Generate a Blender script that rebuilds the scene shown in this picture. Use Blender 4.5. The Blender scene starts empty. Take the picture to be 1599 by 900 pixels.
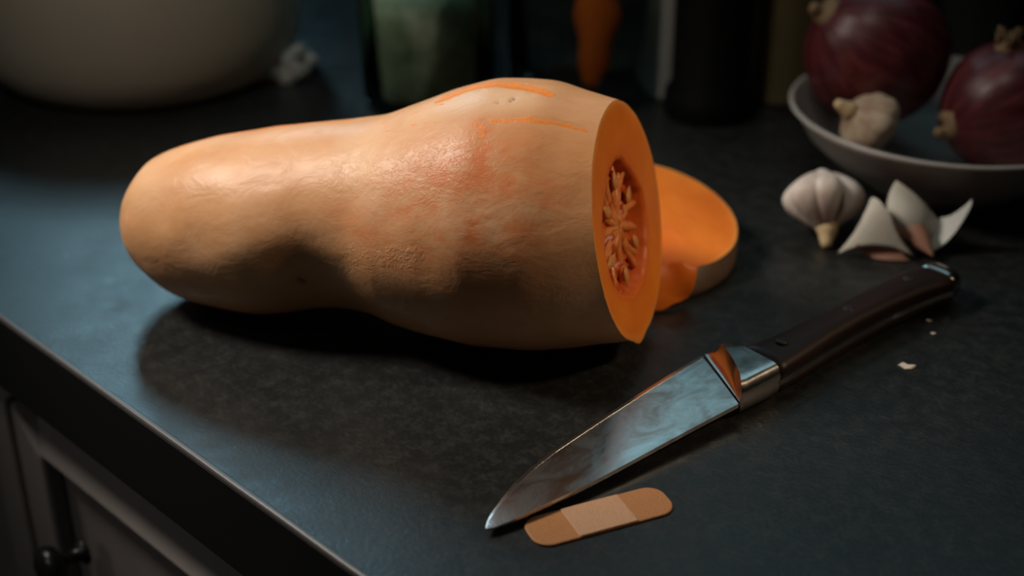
import bpy, bmesh, math, random
from mathutils import Vector, Matrix, noise as mnoise

# ------------------------------------------------------------------ scene, camera, light
scene = bpy.context.scene
C = scene.collection
random.seed(7)
R_ = math.radians

CAM_H, PITCH, FPX = 0.40, R_(28), 2221.0
cam_d = bpy.data.cameras.new('camera')
cam_d.sensor_width = 36.0
cam_d.lens = 50.0
cam_d.clip_start = 0.02
cam_d.dof.use_dof = True
cam_d.dof.focus_distance = 0.70
cam_d.dof.aperture_fstop = 4.0
cam = bpy.data.objects.new('camera', cam_d)
cam.location = (0, 0, CAM_H)
cam.rotation_euler = (math.pi / 2 - PITCH, 0, 0)
C.objects.link(cam)
scene.camera = cam

world = bpy.data.worlds.new('world')
scene.world = world
world.use_nodes = True
world.node_tree.nodes['Background'].inputs[0].default_value = (0.55, 0.75, 0.85, 1)
world.node_tree.nodes['Background'].inputs[1].default_value = 0.011

scene.view_settings.view_transform = 'Standard'
scene.view_settings.look = 'None'
scene.view_settings.gamma = 1.0
scene.view_settings.use_curve_mapping = False
scene.view_settings.exposure = 0.0

# the counter's own frame: u along its front edge, v towards the wall
E1 = Vector((-0.0651, 0.486, 0.0))
DU = Vector((0.7063, -0.7079, 0.0)).normalized()
DV = Vector((0.7079, 0.7063, 0.0)).normalized()
UP = Vector((0, 0, 1))
WALL_V = 0.86
def uv(u, v, z=0.0):
    return E1 + DU * u + DV * v + UP * z
CANG = math.atan2(DU.y, DU.x)

def area_light(name, u0, u1, z0, z1, power, color):
    l = bpy.data.lights.new(name, 'AREA')
    l.shape = 'RECTANGLE'
    l.size = u1 - u0
    l.size_y = z1 - z0
    l.energy = power
    l.color = color
    o = bpy.data.objects.new(name, l)
    o.matrix_world = Matrix.Translation(uv((u0 + u1) / 2, WALL_V + 0.03, (z0 + z1) / 2)) @ \
        Matrix((DU, UP, DV)).transposed().to_4x4()
    C.objects.link(o)
    return o
WIN1 = (-1.85, -1.43, 0.80, 1.50)
WIN2 = (-0.92, 0.10, 0.54, 1.45)
area_light('window_daylight', *WIN1, 27.0, (0.42, 0.80, 1.0))
area_light('window_daylight_dim', *WIN2, 2.0, (0.50, 0.85, 0.95))

def spot(name, loc, target, energy, color, size, radius, blend=1.0):
    l = bpy.data.lights.new(name, 'SPOT')
    l.energy = energy; l.color = color; l.shadow_soft_size = radius
    l.spot_size = R_(size); l.spot_blend = blend
    o = bpy.data.objects.new(name, l)
    o.location = loc
    o.rotation_euler = (Vector(target) - Vector(loc)).to_track_quat('-Z', 'Y').to_euler()
    C.objects.link(o)
spot('kitchen_lamp', (-0.72, 0.79, 0.82), (-0.055, 0.71, 0.05), 50.0, (1.0, 0.91, 0.81), 38, .13)
spot('fill_spot_far', (-0.48, 0.15, 1.20), (-0.12, 1.12, 0.06), 17.0, (1.0, 0.92, 0.80), 33, .05)  # added fill spot that brightens the crock and jars at the back
spot('fill_spot_bowl', (-0.05, 0.70, 0.95), (0.30, 0.90, 0.05), 3.7, (1.0, 0.90, 0.80), 32, .12)  # extra unseen spot put in to lift the bowl, onions and garlic
spot('fill_spot_side', (0.95, 0.42, 0.85), (0.06, 0.69, 0.03), 25.0, (1.0, 0.74, 0.48), 18, .06)  # invented warm fill from the right for the squash's cut face
spot('fill_spot_cabinet', (-1.10, -0.20, 0.90), (-0.33, 0.60, -0.25), 6.0, (1.0, 0.90, 0.84), 27, .06)  # fill light added to lift the cabinet fronts under the counter edge

# ------------------------------------------------------------------ helpers
FW = Vector((0, math.cos(PITCH), -math.sin(PITCH)))
UPC = Vector((0, math.sin(PITCH), math.cos(PITCH)))
def at(px, py, z=0.0):
    """the point of the place at height z that the photograph shows at (px, py)"""
    d = FW + Vector((1, 0, 0)) * ((px - 799.5) / FPX) - UPC * ((py - 450) / FPX)
    t = (z - CAM_H) / d.z
    return Vector((0, 0, CAM_H)) + d * t

def mesh_obj(name, verts, faces, mat=None, parent=None, smooth=True):
    me = bpy.data.meshes.new(name)
    me.from_pydata([tuple(v) for v in verts], [], faces)
    me.validate()
    bm = bmesh.new(); bm.from_mesh(me)
    bmesh.ops.recalc_face_normals(bm, faces=bm.faces)
    bm.to_mesh(me); bm.free()
    if smooth:
        me.polygons.foreach_set('use_smooth', [True] * len(me.polygons))
    o = bpy.data.objects.new(name, me)
    C.objects.link(o)
    if mat: me.materials.append(mat)
    if parent: o.parent = parent
    return o

def bm_obj(name, bm, mat=None, parent=None, smooth=False):
    me = bpy.data.meshes.new(name)
    bmesh.ops.recalc_face_normals(bm, faces=bm.faces)
    bm.to_mesh(me); bm.free()
    if smooth:
        me.polygons.foreach_set('use_smooth', [True] * len(me.polygons))
    o = bpy.data.objects.new(name, me)
    C.objects.link(o)
    if mat: me.materials.append(mat)
    if parent: o.parent = parent
    return o

def add_box(bm, lo, hi):
    vs = [bm.verts.new((x, y, z)) for x in (lo[0], hi[0]) for y in (lo[1], hi[1]) for z in (lo[2], hi[2])]
    for f in ((0, 1, 3, 2), (4, 6, 7, 5), (0, 4, 5, 1), (2, 3, 7, 6), (0, 2, 6, 4), (1, 5, 7, 3)):
        bm.faces.new([vs[i] for i in f])

def empty(name, loc=(0, 0, 0), rz=0.0):
    o = bpy.data.objects.new(name, None)
    o.empty_display_size = 0.02
    o.location = loc
    o.rotation_euler = (0, 0, rz)
    C.objects.link(o)
    return o

def tag(o, label=None, cat=None, group=None, kind=None):
    if label: o['label'] = label
    if cat: o['category'] = cat
    if group: o['group'] = group
    if kind: o['kind'] = kind
    return o

def bevel(o, w, seg=2):
    m = o.modifiers.new('bevel', 'BEVEL'); m.width = w; m.segments = seg; m.limit_method = 'ANGLE'
    return o

def lathe(name, prof, mat, parent=None, n=64, loc=None, mod=None, close=True):
    """prof: list of (r, z); mod(theta, k) scales the radius"""
    V, Fc = [], []
    for k, (r, z) in enumerate(prof):
        for j in range(n):
            t = 2 * math.pi * j / n
            rr = r * (mod(t, k / (len(prof) - 1)) if mod else 1)
            V.append(Vector((rr * math.cos(t), rr * math.sin(t), z)))
    for k in range(len(prof) - 1):
        for j in range(n):
            a, b = k * n + j, k * n + (j + 1) % n
            Fc.append((a, b, b + n, a + n))
    if close:
        Fc.append(tuple(range(n)))
        Fc.append(tuple(range((len(prof) - 1) * n, len(prof) * n)))
    o = mesh_obj(name, V, Fc, mat, parent)
    if loc: o.location = loc
    return o

def tube(pts, radii, n=8, flat=1.0, side=None):
    V, Fc = [], []
    m = len(pts)
    for i, p in enumerate(pts):
        t = (pts[min(i + 1, m - 1)] - pts[max(i - 1, 0)]).normalized()
        s = side or (UP if abs(t.z) < 0.9 else Vector((1, 0, 0)))
        a = t.cross(s).normalized(); b = a.cross(t)
        for j in range(n):
            w = 2 * math.pi * j / n
            V.append(p + (a * math.cos(w) + b * math.sin(w) * flat) * radii[i])
    for i in range(m - 1):
        for j in range(n):
            q = i * n + j; r = i * n + (j + 1) % n
            Fc.append((q, r, r + n, q + n))
    Fc.append(tuple(range(n))); Fc.append(tuple(range((m - 1) * n, m * n)))
    return V, Fc

def frame_to(axis):
    """rotation that takes local +Z to axis"""
    return Vector(axis).normalized().to_track_quat('Z', 'Y').to_matrix()

def pchip(xk, yk, x):
    n = len(xk)
    h = [xk[i + 1] - xk[i] for i in range(n - 1)]
    d = [(yk[i + 1] - yk[i]) / h[i] for i in range(n - 1)]
    m = [d[0]] + [0] * (n - 2) + [d[-1]]
    for i in range(1, n - 1):
        if d[i - 1] * d[i] > 0:
            w1 = 2 * h[i] + h[i - 1]; w2 = h[i] + 2 * h[i - 1]
            m[i] = (w1 + w2) / (w1 / d[i - 1] + w2 / d[i])
    i = 0
    while i < n - 2 and x > xk[i + 1]: i += 1
    t = (x - xk[i]) / h[i]
    return (2*t**3 - 3*t**2 + 1)*yk[i] + (t**3 - 2*t**2 + t)*h[i]*m[i] + (-2*t**3 + 3*t**2)*yk[i+1] + (t**3 - t**2)*h[i]*m[i+1]

def patch(name, rows, mat, parent, n=14, thick=.0004, crumple=.0008):
    """a curled sheet through a grid of control points (photo x, photo y, height)"""
    ctrl = [[at(*p) for p in r] for r in rows]
    def bern(k, i, t): return math.comb(k, i) * t ** i * (1 - t) ** (k - i)
    V, Fc = [], []
    o0 = Vector(parent.location)
    ka, kb = len(ctrl) - 1, len(ctrl[0]) - 1
    for i in range(n + 1):
        for j in range(n + 1):
            p = Vector((0, 0, 0))
            for a in range(ka + 1):
                for b in range(kb + 1):
                    p += ctrl[a][b] * (bern(ka, a, i / n) * bern(kb, b, j / n))
            p.z += crumple * mnoise.noise(p * 90)
            p.z = max(p.z, .0004)
            V.append(p - o0)
    for i in range(n):
        for j in range(n):
            a = i * (n + 1) + j
            Fc.append((a, a + 1, a + n + 2, a + n + 1))
    o = mesh_obj(name, V, Fc, mat, parent)
    sm = o.modifiers.new('solidify', 'SOLIDIFY'); sm.thickness = thick
    return o

# ------------------------------------------------------------------ materials
class Mat:
    def __init__(self, name, color=(.5, .5, .5), rough=.5, metal=0.0, spec=.5, sss=0.0, sss_r=(1, .4, .2), sss_s=.004, trans=0.0, ior=1.45, coat=0.0):
        self.m = bpy.data.materials.new(name); self.m.use_nodes = True
        self.nt = self.m.node_tree
        self.b = self.nt.nodes['Principled BSDF']
        i = self.b.inputs
        i['Base Color'].default_value = (*color, 1); i['Roughness'].default_value = rough
        i['Metallic'].default_value = metal; i['Specular IOR Level'].default_value = spec
        i['Subsurface Weight'].default_value = sss; i['Subsurface Radius'].default_value = sss_r
        i['Subsurface Scale'].default_value = sss_s
        i['Transmission Weight'].default_value = trans; i['IOR'].default_value = ior
        i['Coat Weight'].default_value = coat
        self.tc = self.nt.nodes.new('ShaderNodeTexCoord')
    def n(self, t, **kw):
        x = self.nt.nodes.new(t)
        for k, v in kw.items(): setattr(x, k, v)
        return x
    def link(self, a, b): self.nt.links.new(a, b)
    def mapped(self, scale=(1, 1, 1), rot=(0, 0, 0)):
        mp = self.n('ShaderNodeMapping')
        mp.inputs['Scale'].default_value = scale; mp.inputs['Rotation'].default_value = rot
        self.link(self.tc.outputs['Object'], mp.inputs['Vector'])
        return mp.outputs[0]
    def noise(self, scale, detail=4, rough=.55, vec=None, dist=0.0):
        x = self.n('ShaderNodeTexNoise')
        x.inputs['Scale'].default_value = scale; x.inputs['Detail'].default_value = detail
        x.inputs['Roughness'].default_value = rough; x.inputs['Distortion'].default_value = dist
        self.link(vec or self.tc.outputs['Object'], x.inputs['Vector'])
        return x.outputs['Fac']
    def voro(self, scale, feature='F1', vec=None):
        x = self.n('ShaderNodeTexVoronoi', feature=feature)
        x.inputs['Scale'].default_value = scale
        self.link(vec or self.tc.outputs['Object'], x.inputs['Vector'])
        return x.outputs['Distance']
    def ramp(self, fac, stops):
        r = self.n('ShaderNodeValToRGB')
        e = r.color_ramp.elements
        while len(e) < len(stops): e.new(.5)
        for el, (p, c) in zip(e, stops):
            el.position = p
            el.color = (*c, 1) if isinstance(c, tuple) else (c, c, c, 1)
        self.link(fac, r.inputs[0])
        return r.outputs[0]
    def mix(self, fac, a, b, mode='MIX'):
        x = self.n('ShaderNodeMix', data_type='RGBA', blend_type=mode)
        for k, v in ((0, fac), (6, a), (7, b)):
            if isinstance(v, (int, float)): x.inputs[k].default_value = v
            elif isinstance(v, tuple): x.inputs[k].default_value = (*v, 1)
            else: self.link(v, x.inputs[k])
        return x.outputs[2]
    def math(self, op, a, b=0.0):
        x = self.n('ShaderNodeMath', operation=op)
        for k, v in ((0, a), (1, b)):
            if isinstance(v, (int, float)): x.inputs[k].default_value = v
            else: self.link(v, x.inputs[k])
        return x.outputs[0]
    def attr(self, name):
        return self.n('ShaderNodeAttribute', attribute_name=name).outputs['Fac']
    def color(self, s): self.link(s, self.b.inputs['Base Color'])
    def rough(self, s): self.link(s, self.b.inputs['Roughness'])
    def bump(self, h, strength=.3, dist=.001):
        bp = self.n('ShaderNodeBump')
        bp.inputs['Strength'].default_value = strength; bp.inputs['Distance'].default_value = dist
        self.link(h, bp.inputs['Height'])
        self.link(bp.outputs[0], self.b.inputs['Normal'])

# countertop laminate
m = Mat('counter_slate', rough=.4)
big = m.noise(9, 5, .6); mid = m.noise(110, 6, .65); fine = m.noise(420, 4, .7)
col = m.ramp(big, [(.30, (.008, .009, .009)), (.62, (.014, .015, .0146)), (.80, (.019, .019, .018))])
gr = m.noise(380, 5, .7)
spk = m.ramp(m.math('MULTIPLY', m.math('ADD', mid, gr), .5), [(.47, 0.0), (.64, 1.0)])
col = m.mix(m.math('MULTIPLY', spk, .65), col, (.036, .0355, .032))
spk2 = m.ramp(fine, [(.60, 0.0), (.74, 1.0)])
col = m.mix(m.math('MULTIPLY', m.math('MULTIPLY', spk2, spk), .6), col, (.085, .082, .07))
m.color(col)
m.rough(m.math('ADD', m.math('MULTIPLY', m.ramp(m.noise(24, 6, .7), [(.34, 0.0), (.66, 1.0)]), .10), m.math('ADD', m.math('MULTIPLY', mid, .26), .165)))
m.bump(m.math('ADD', m.math('MULTIPLY', fine, .24), m.math('MULTIPLY', gr, .75)), .42, .0006)
M_counter = m.m
M_edge = Mat('edge_black', (.003, .003, .003), .6).m
m = Mat('edge_lip', (.085, .078, .074), .42)
m.bump(m.noise(300, 3), .25, .0005)
M_lip = m.m
m = Mat('cabinet_paint', (.20, .178, .165), .55)
m.color(m.mix(m.noise(14, 4), (.17, .152, .142), (.23, .205, .190)))
m.bump(m.noise(180, 3), .1, .0005)
M_cab = m.m
M_knob = Mat('knob_black', (.012, .012, .012), .28).m
m = Mat('wall_dark', (.03, .03, .03), .8); m.bump(m.noise(40, 4), .1, .002)
M_wall = m.m
m = Mat('floor_wood', (.06, .045, .035), .5); m.color(m.mix(m.noise(6, 4), (.05, .037, .028), (.08, .06, .045)))
M_floor = m.m
M_frame = Mat('window_paint', (.5, .5, .48), .5).m

# squash skin
m = Mat('squash_skin', rough=.42, spec=.38, sss=.12, sss_r=(1, .45, .2), sss_s=.004)
st = m.mapped((1.0, 1.7, 1.7))
n1 = m.noise(11, 5, .6, st, .4); n2 = m.noise(45, 5, .6, st, .6); n3 = m.noise(260, 4, .6)
col = m.ramp(n1, [(.30, (.56, .265, .110)), (.52, (.65, .335, .158)), (.72, (.72, .42, .235))])
col = m.mix(m.ramp(n2, [(.50, 0.0), (.80, .45)]), col, (.56, .225, .075))
col = m.mix(m.math('MULTIPLY', m.attr('blush'), m.ramp(m.noise(70, 5, .65, st, .5), [(.36, 0.08), (.62, 1.0)])), col, (.63, .195, .066))
col = m.mix(m.attr('pale'), col, (.78, .52, .32))
edge = m.math('ADD', m.attr('scar'), m.math('MULTIPLY', m.math('SUBTRACT', m.noise(190, 5, .75), .5), 1.2))
sc = m.ramp(edge, [(.38, 0.0), (.52, 1.0)])
col = m.mix(sc, col, (.80, .245, .035))
col = m.mix(m.attr('nick'), col, (.16, .07, .02))
m.color(col)
m.rough(m.math('ADD', m.math('MULTIPLY', n2, .25), .30))
crk = m.noise(210, 3, .5, m.mapped((1, 1.6, 1.6)), 1.2)
h = m.math('ADD', m.math('MULTIPLY', n2, .9), m.math('MULTIPLY', n3, .22))
h = m.math('ADD', h, m.math('MULTIPLY', m.math('MULTIPLY', m.ramp(crk, [(.50, 0.0), (.62, 1.0)]), m.attr('crackle')), .35))
h = m.math('ADD', h, m.math('MULTIPLY', m.math('MULTIPLY', sc, m.noise(330, 4, .7)), .9))
m.bump(h, .40, .0016)
M_skin = m.m

m = Mat('squash_flesh', rough=.45, spec=.4, sss=.35, sss_r=(1, .35, .08), sss_s=.006)
n1 = m.noise(30, 5, .6); n2 = m.noise(400, 3, .6)
col = m.ramp(n1, [(.3, (.70, .158, .010)), (.7, (.84, .235, .020))])
col = m.mix(m.math('MULTIPLY', m.attr('rim'), .6), col, (.78, .36, .09))
col = m.mix(m.attr('inner'), col, (.66, .13, .012))
m.color(col)
m.bump(m.math('ADD', m.math('MULTIPLY', n2, .35), m.math('MULTIPLY', m.noise(90, 4, .6), .8)), .3, .0012)
M_flesh = m.m
m = Mat('squash_pulp', rough=.32, spec=.5, sss=.3, sss_r=(1, .3, .1), sss_s=.004)
col = m.ramp(m.noise(120, 5, .7), [(.3, (.32, .045, .008)), (.6, (.60, .11, .016)), (.8, (.75, .22, .05))])
m.color(col); m.bump(m.noise(240, 4, .6), .6, .0015)
M_pulp = m.m
m = Mat('squash_fiber', rough=.3, spec=.5, sss=.3, sss_r=(1, .4, .15), sss_s=.003)
m.color(m.ramp(m.noise(160, 4, .6), [(.3, (.60, .13, .018)), (.75, (.80, .33, .10))]))
m.bump(m.noise(300, 3), .4, .001)
M_fiber = m.m
M_seed = Mat('squash_seed', (.62, .26, .075), .35, sss=.15).m
m = Mat('end_skin_shaded', rough=.5)  # squash skin of the end piece, darkened to paint in its shade
m.color(m.ramp(m.noise(40, 5, .6), [(.3, (.075, .045, .027)), (.7, (.13, .08, .050))]))
m.bump(m.noise(160, 4), .4, .001)
M_endskin_shaded = m.m

# knife
m = Mat('blade_steel', (.62, .64, .65), .2, metal=1.0)
bl = m.noise(38, 6, .65, m.mapped((1, 1.6, 1)), .8); bs = m.noise(220, 4, .7)
col = m.ramp(bl, [(.30, (.36, .33, .31)), (.45, (.52, .52, .51)), (.62, (.58, .60, .61))])
col = m.mix(m.ramp(bs, [(.63, 0.0), (.75, .6)]), col, (.35, .20, .11))
m.color(col)
m.rough(m.math('ADD', m.math('MULTIPLY', m.ramp(bl, [(.35, 1.0), (.65, 0.0)]), .18), .17))
m.bump(m.math('ADD', bl, m.math('MULTIPLY', bs, .2)), .03, .0006)
M_blade = m.m
M_bevel = Mat('blade_edge', (.75, .76, .77), .22, metal=1.0).m
m = Mat('bolster_steel', (.62, .60, .58), .22, metal=1.0)
m.rough(m.math('ADD', m.math('MULTIPLY', m.noise(90, 4), .2), .12)); m.bump(m.noise(260, 4), .08, .0006)
M_bolster = m.m
m = Mat('handle_wood', rough=.45, spec=.3)
g = m.noise(26, 6, .7, m.mapped((.35, 4, 4)), .5)
m.color(m.ramp(g, [(.3, (.006, .004, .0035)), (.7, (.022, .009, .007))])); m.bump(g, .2, .0008)
M_handle = m.m
M_rivet = Mat('rivet_steel', (.03, .027, .024), .5, metal=.6).m

# bandage
def bandage_mat(name, c):
    m = Mat(name, c, .6, sss=.05)
    v = m.voro(900, 'F1')
    m.color(m.mix(m.ramp(v, [(.12, 1.0), (.3, 0.0)]), c, tuple(x * .62 for x in c)))
    m.bump(m.math('ADD', v, m.math('MULTIPLY', m.noise(700, 3), .5)), .35, .0004)
    return m.m
M_band = bandage_mat('bandage_strip', (.43, .190, .072))
M_pad = bandage_mat('bandage_pad', (.54, .305, .175))

# garlic and onions
m = Mat('garlic_skin', rough=.5, sss=.12, sss_r=(1, .7, .5), sss_s=.003)
gn = m.noise(30, 5, .6, m.mapped((3, 3, .8)))
m.color(m.ramp(gn, [(.30, (.50, .38, .31)), (.55, (.72, .64, .57)), (.75, (.80, .74, .68))])); m.bump(gn, .4, .0015)
M_garlic = m.m
m = Mat('garlic_tip', rough=.7); m.color(m.mix(m.noise(90, 4), (.50, .36, .17), (.66, .52, .30))); m.bump(m.noise(200, 4), .5, .001)
M_garlic_tip = m.m
m = Mat('garlic_tan', rough=.6)
m.color(m.ramp(m.noise(45, 5, .6), [(.35, (.30, .17, .11)), (.55, (.48, .37, .25)), (.72, (.62, .55, .42))])); m.bump(m.noise(120, 4), .5, .0015)
M_garlic_tan = m.m
def peel_mat(name, a, b):
    m = Mat(name, rough=.55)
    k = m.noise(60, 4, .6, m.mapped((1, 1, 1)), .5)
    m.color(m.mix(k, a, b)); m.bump(k, .3, .001)
    m.b.inputs['Transmission Weight'].default_value = 0.0
    return m.m
M_peel = peel_mat('peel_pale', (.46, .43, .36), (.62, .58, .49))
M_peel_grey = peel_mat('peel_grey', (.42, .44, .40), (.58, .59, .54))
M_clove_brown = peel_mat('clove_brown', (.26, .12, .075), (.38, .20, .13))
m = Mat('onion_skin', rough=.36, spec=.5)
sep = m.n('ShaderNodeSeparateXYZ'); m.link(m.tc.outputs['Object'], sep.inputs[0])
ang = m.math('ARCTAN2', sep.outputs[1], sep.outputs[0])
cv = m.n('ShaderNodeCombineXYZ')
m.link(m.math('MULTIPLY', m.math('SINE', ang), 1.0), cv.inputs[0]); m.link(m.math('MULTIPLY', m.math('COSINE', ang), 1.0), cv.inputs[1])
m.link(m.math('MULTIPLY', sep.outputs[2], 5.0), cv.inputs[2])
on = m.noise(7, 6, .65, cv.outputs[0]); ob = m.noise(26, 5, .6)
col = m.ramp(on, [(.30, (.036, .006, .009)), (.50, (.085, .014, .018)), (.72, (.17, .042, .045))])
col = m.mix(m.ramp(ob, [(.52, 0.0), (.75, .5)]), col, (.20, .055, .050))
m.color(col); m.bump(on, .25, .0015)
M_onion = m.m
m = Mat('onion_dry', rough=.8); m.color(m.mix(m.noise(120, 4), (.16, .09, .045), (.34, .24, .13))); m.bump(m.noise(200, 4), .6, .001)
M_onion_dry = m.m
m = Mat('bowl_ceramic', (.36, .33, .305), .38)
m.color(m.mix(m.noise(25, 4), (.32, .295, .272), (.40, .368, .34)))
M_bowl = m.m

# background vessels
m = Mat('crock_beige', rough=.55); m.color(m.mix(m.noise(5, 5, .6, m.mapped((1, 1, .6))), (.33, .285, .225), (.42, .37, .30))); m.bump(m.noise(50, 4), .1, .001)
M_crock = m.m
M_cloth = Mat('wrapper_grey', (.30, .305, .285), .5).m
def glass_mat(name, tint, refl):
    m = Mat(name)
    tr = m.n('ShaderNodeBsdfTransparent'); tr.inputs[0].default_value = (*tint, 1)
    gl = m.n('ShaderNodeBsdfGlossy'); gl.inputs['Roughness'].default_value = .06; gl.inputs[0].default_value = (*refl, 1)
    lw = m.n('ShaderNodeFresnel'); lw.inputs[0].default_value = 1.18
    mx = m.n('ShaderNodeMixShader')
    m.link(lw.outputs[0], mx.inputs[0]); m.link(tr.outputs[0], mx.inputs[1]); m.link(gl.outputs[0], mx.inputs[2])
    m.link(mx.outputs[0], m.nt.nodes['Material Output'].inputs[0])
    return m.m
M_greenglass = glass_mat('glass_green', (.88, .95, .90), (.8, 1, .9))
M_clearglass = glass_mat('glass_clear', (.93, .95, .92), (1, 1, 1))
m = Mat('jar_contents', rough=.6); m.color(m.ramp(m.noise(22, 5, .6), [(.35, (.09, .10, .07)), (.55, (.25, .26, .205)), (.72, (.46, .46, .40))])); m.bump(m.noise(50, 4), .5, .003)
M_contents = m.m
m = Mat('pepper_orange', rough=.4); m.color(m.mix(m.noise(30, 4), (.40, .065, .006), (.62, .145, .016))); m.bump(m.noise(60, 4), .3, .002)
M_pepper = m.m
M_blackglass = Mat('bottle_black', (.004, .004, .004), .5, spec=.12).m
m = Mat('bottle_olive', (.10, .085, .035), .3); m.color(m.mix(m.noise(12, 4), (.11, .09, .045), (.18, .145, .07)))
M_olive = m.m
m = Mat('jar_grey', (.10, .105, .09), .25); m.color(m.mix(m.noise(14, 4), (.05, .055, .048), (.14, .14, .12)))
M_greyjar = m.m
M_flake = Mat('flake_pale', (.66, .58, .48), .6).m

# ------------------------------------------------------------------ the setting
def counter_box(name, u0, u1, v0, v1, z0, z1, mat, parent=None):
    bm = bmesh.new(); add_box(bm, (u0, v0, z0), (u1, v1, z1))
    o = bm_obj(name, bm, mat, parent)
    if parent is None:
        o.location = E1; o.rotation_euler = (0, 0, CANG)
    return o

# wall with two window openings (out of the frame, they light the place)
def wall():
    bm = bmesh.new()
    v0, v1 = WALL_V, WALL_V + 0.10
    us = [-3.2, WIN1[0], WIN1[1], WIN2[0], WIN2[1], 1.6]
    for i in range(5):
        if i in (1, 3):
            add_box(bm, (us[i], v0, -.92), (us[i + 1], v1, (WIN1 if i == 1 else WIN2)[2]))
            add_box(bm, (us[i], v0, WIN1[3]), (us[i + 1], v1, 1.75))
        else:
            add_box(bm, (us[i], v0, -.92), (us[i + 1], v1, 1.75))
    o = bm_obj('wall_back', bm, M_wall)
    o.location = E1; o.rotation_euler = (0, 0, CANG)
    tag(o, kind='structure')
wall()
def window(name, w):
    root = empty(name, E1, CANG); tag(root, kind='structure')
    u0, u1, z0, z1 = w
    t = .035
    for nm, lo, hi in (('frame_rail', (u0, WALL_V - .01, z0), (u1, WALL_V + .025, z0 + t)),
                       ('frame_rail', (u0, WALL_V - .01, z1 - t), (u1, WALL_V + .025, z1)),
                       ('frame_stile', (u0, WALL_V - .01, z0 + t), (u0 + t, WALL_V + .025, z1 - t)),
                       ('frame_stile', (u1 - t, WALL_V - .01, z0 + t), (u1, WALL_V + .025, z1 - t))):
        bm = bmesh.new(); add_box(bm, lo, hi); bm_obj(nm, bm, M_frame, root)
window('window_1', WIN1)
window('window_2', WIN2)
fl = counter_box('floor', -3.2, 1.6, -2.2, WALL_V + .1, -.94, -.92, M_floor); tag(fl, kind='structure')

# ------------------------------------------------------------------ countertop and cabinets
T = .055
ct = empty('countertop', E1, CANG)
tag(ct, 'dark slate grey countertop with black front edge that everything stands on', 'countertop')
bm = bmesh.new(); add_box(bm, (-2.6, .0022, -T), (1.3, WALL_V - .004, 0)); bm_obj('slab', bm, M_counter, ct)
bm = bmesh.new(); add_box(bm, (-2.6, -.0005, -T), (1.3, .0022, -.0032)); bm_obj('front_edge', bm, M_edge, ct)
# the thin worn lip along the top of the front edge
prof = [(-.0006, -.0032), (-.0006, -.0014), (.0000, -.0004), (.0009, .0), (.0024, .0), (.0024, -.0032)]
V, Fc = [], []
nu = 240
for i in range(nu + 1):
    u = -2.6 + 3.9 * i / nu
    w = .00025 * mnoise.noise(Vector((u * 25, 0, 0)))
    for (v, z) in prof: V.append((u, v + (w if v < .001 else 0), z))
k = len(prof)
for i in range(nu):
    for j in range(k):
        a, b = i * k + j, i * k + (j + 1) % k
        Fc.append((a, b, b + k, a + k))
Fc += [tuple(range(k)), tuple(range(nu * k, nu * k + k))]
lip = mesh_obj('edge_lip', V, Fc, M_lip, ct, smooth=False); lip['label'] = 'thin worn pale lip'

FV = .012   # the cabinet fronts stand back this far under the counter edge
def cabinet(u0, u1, label, knob_side):
    root = empty('cabinet', uv(u0, FV, -.92), CANG)
    tag(root, label, 'cabinet')
    W = u1 - u0
    z0, z1 = .08, .92 - T
    bm = bmesh.new(); add_box(bm, (0, .022, z0), (W, .56, z1)); bm_obj('body', bm, M_cab, root)
    bm = bmesh.new(); add_box(bm, (0, .07, 0), (W, .50, z0)); bm_obj('plinth', bm, M_edge, root)
    # door: four frame members round a recessed panel
    d0, d1, zt, zb = .002, W - .002, z1 - .028, z0 + .01
    s = .034
    bm = bmesh.new(); add_box(bm, (d0, .013, zb), (d1, .021, zt))
    door = bm_obj('door', bm, M_cab, root)
    def member(nm, poly, back=0.0):
        bm = bmesh.new()
        f = [bm.verts.new((x, back if q < 2 else 0.0, z)) for q, (x, z) in enumerate(poly)]; b = [bm.verts.new((x, .0131 if back == 0 else .0205, z)) for x, z in poly]
        bm.faces.new(f); bm.faces.new(b)
        for i in range(4): bm.faces.new((f[i], f[(i + 1) % 4], b[(i + 1) % 4], b[i]))
        return bevel(bm_obj(nm, bm, M_cab, door), .0028, 2)
    member('rail', [(d0, zt), (d1, zt), (d1 - s, zt - s * .75), (d0 + s, zt - s * .75)], .0165)
    member('rail', [(d0, zb), (d0 + s, zb + s), (d1 - s, zb + s), (d1, zb)])
    member('stile', [(d0, zb), (d0, zt), (d0 + s, zt - s * .75), (d0 + s, zb + s)])
    member('stile', [(d1, zb), (d1 - s, zb + s), (d1 - s, zt - s * .75), (d1, zt)])
    kx = d0 + .072 if knob_side < 0 else d1 - .020
    kz = .92 - .160
    kp = [(.0085, 0), (.0085, .002), (.0045, .004), (.0042, .012), (.006, .015), (.0125, .018), (.0145, .022), (.0135, .027), (.008, .030), (.0005, .0305)]
    kn = lathe('knob', kp, M_knob, door, 32)
    kn.location = (kx, 0, kz); kn.rotation_euler = (math.pi / 2, 0, 0)
    kn['label'] = 'round black knob'
    return root
cabinet(-.3705, .10, 'taupe painted cabinet with framed door and black knob under the front edge', -1)
cabinet(-.845, -.3735, 'taupe painted cabinet without visible knob at the far lower corner', -1)

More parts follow.
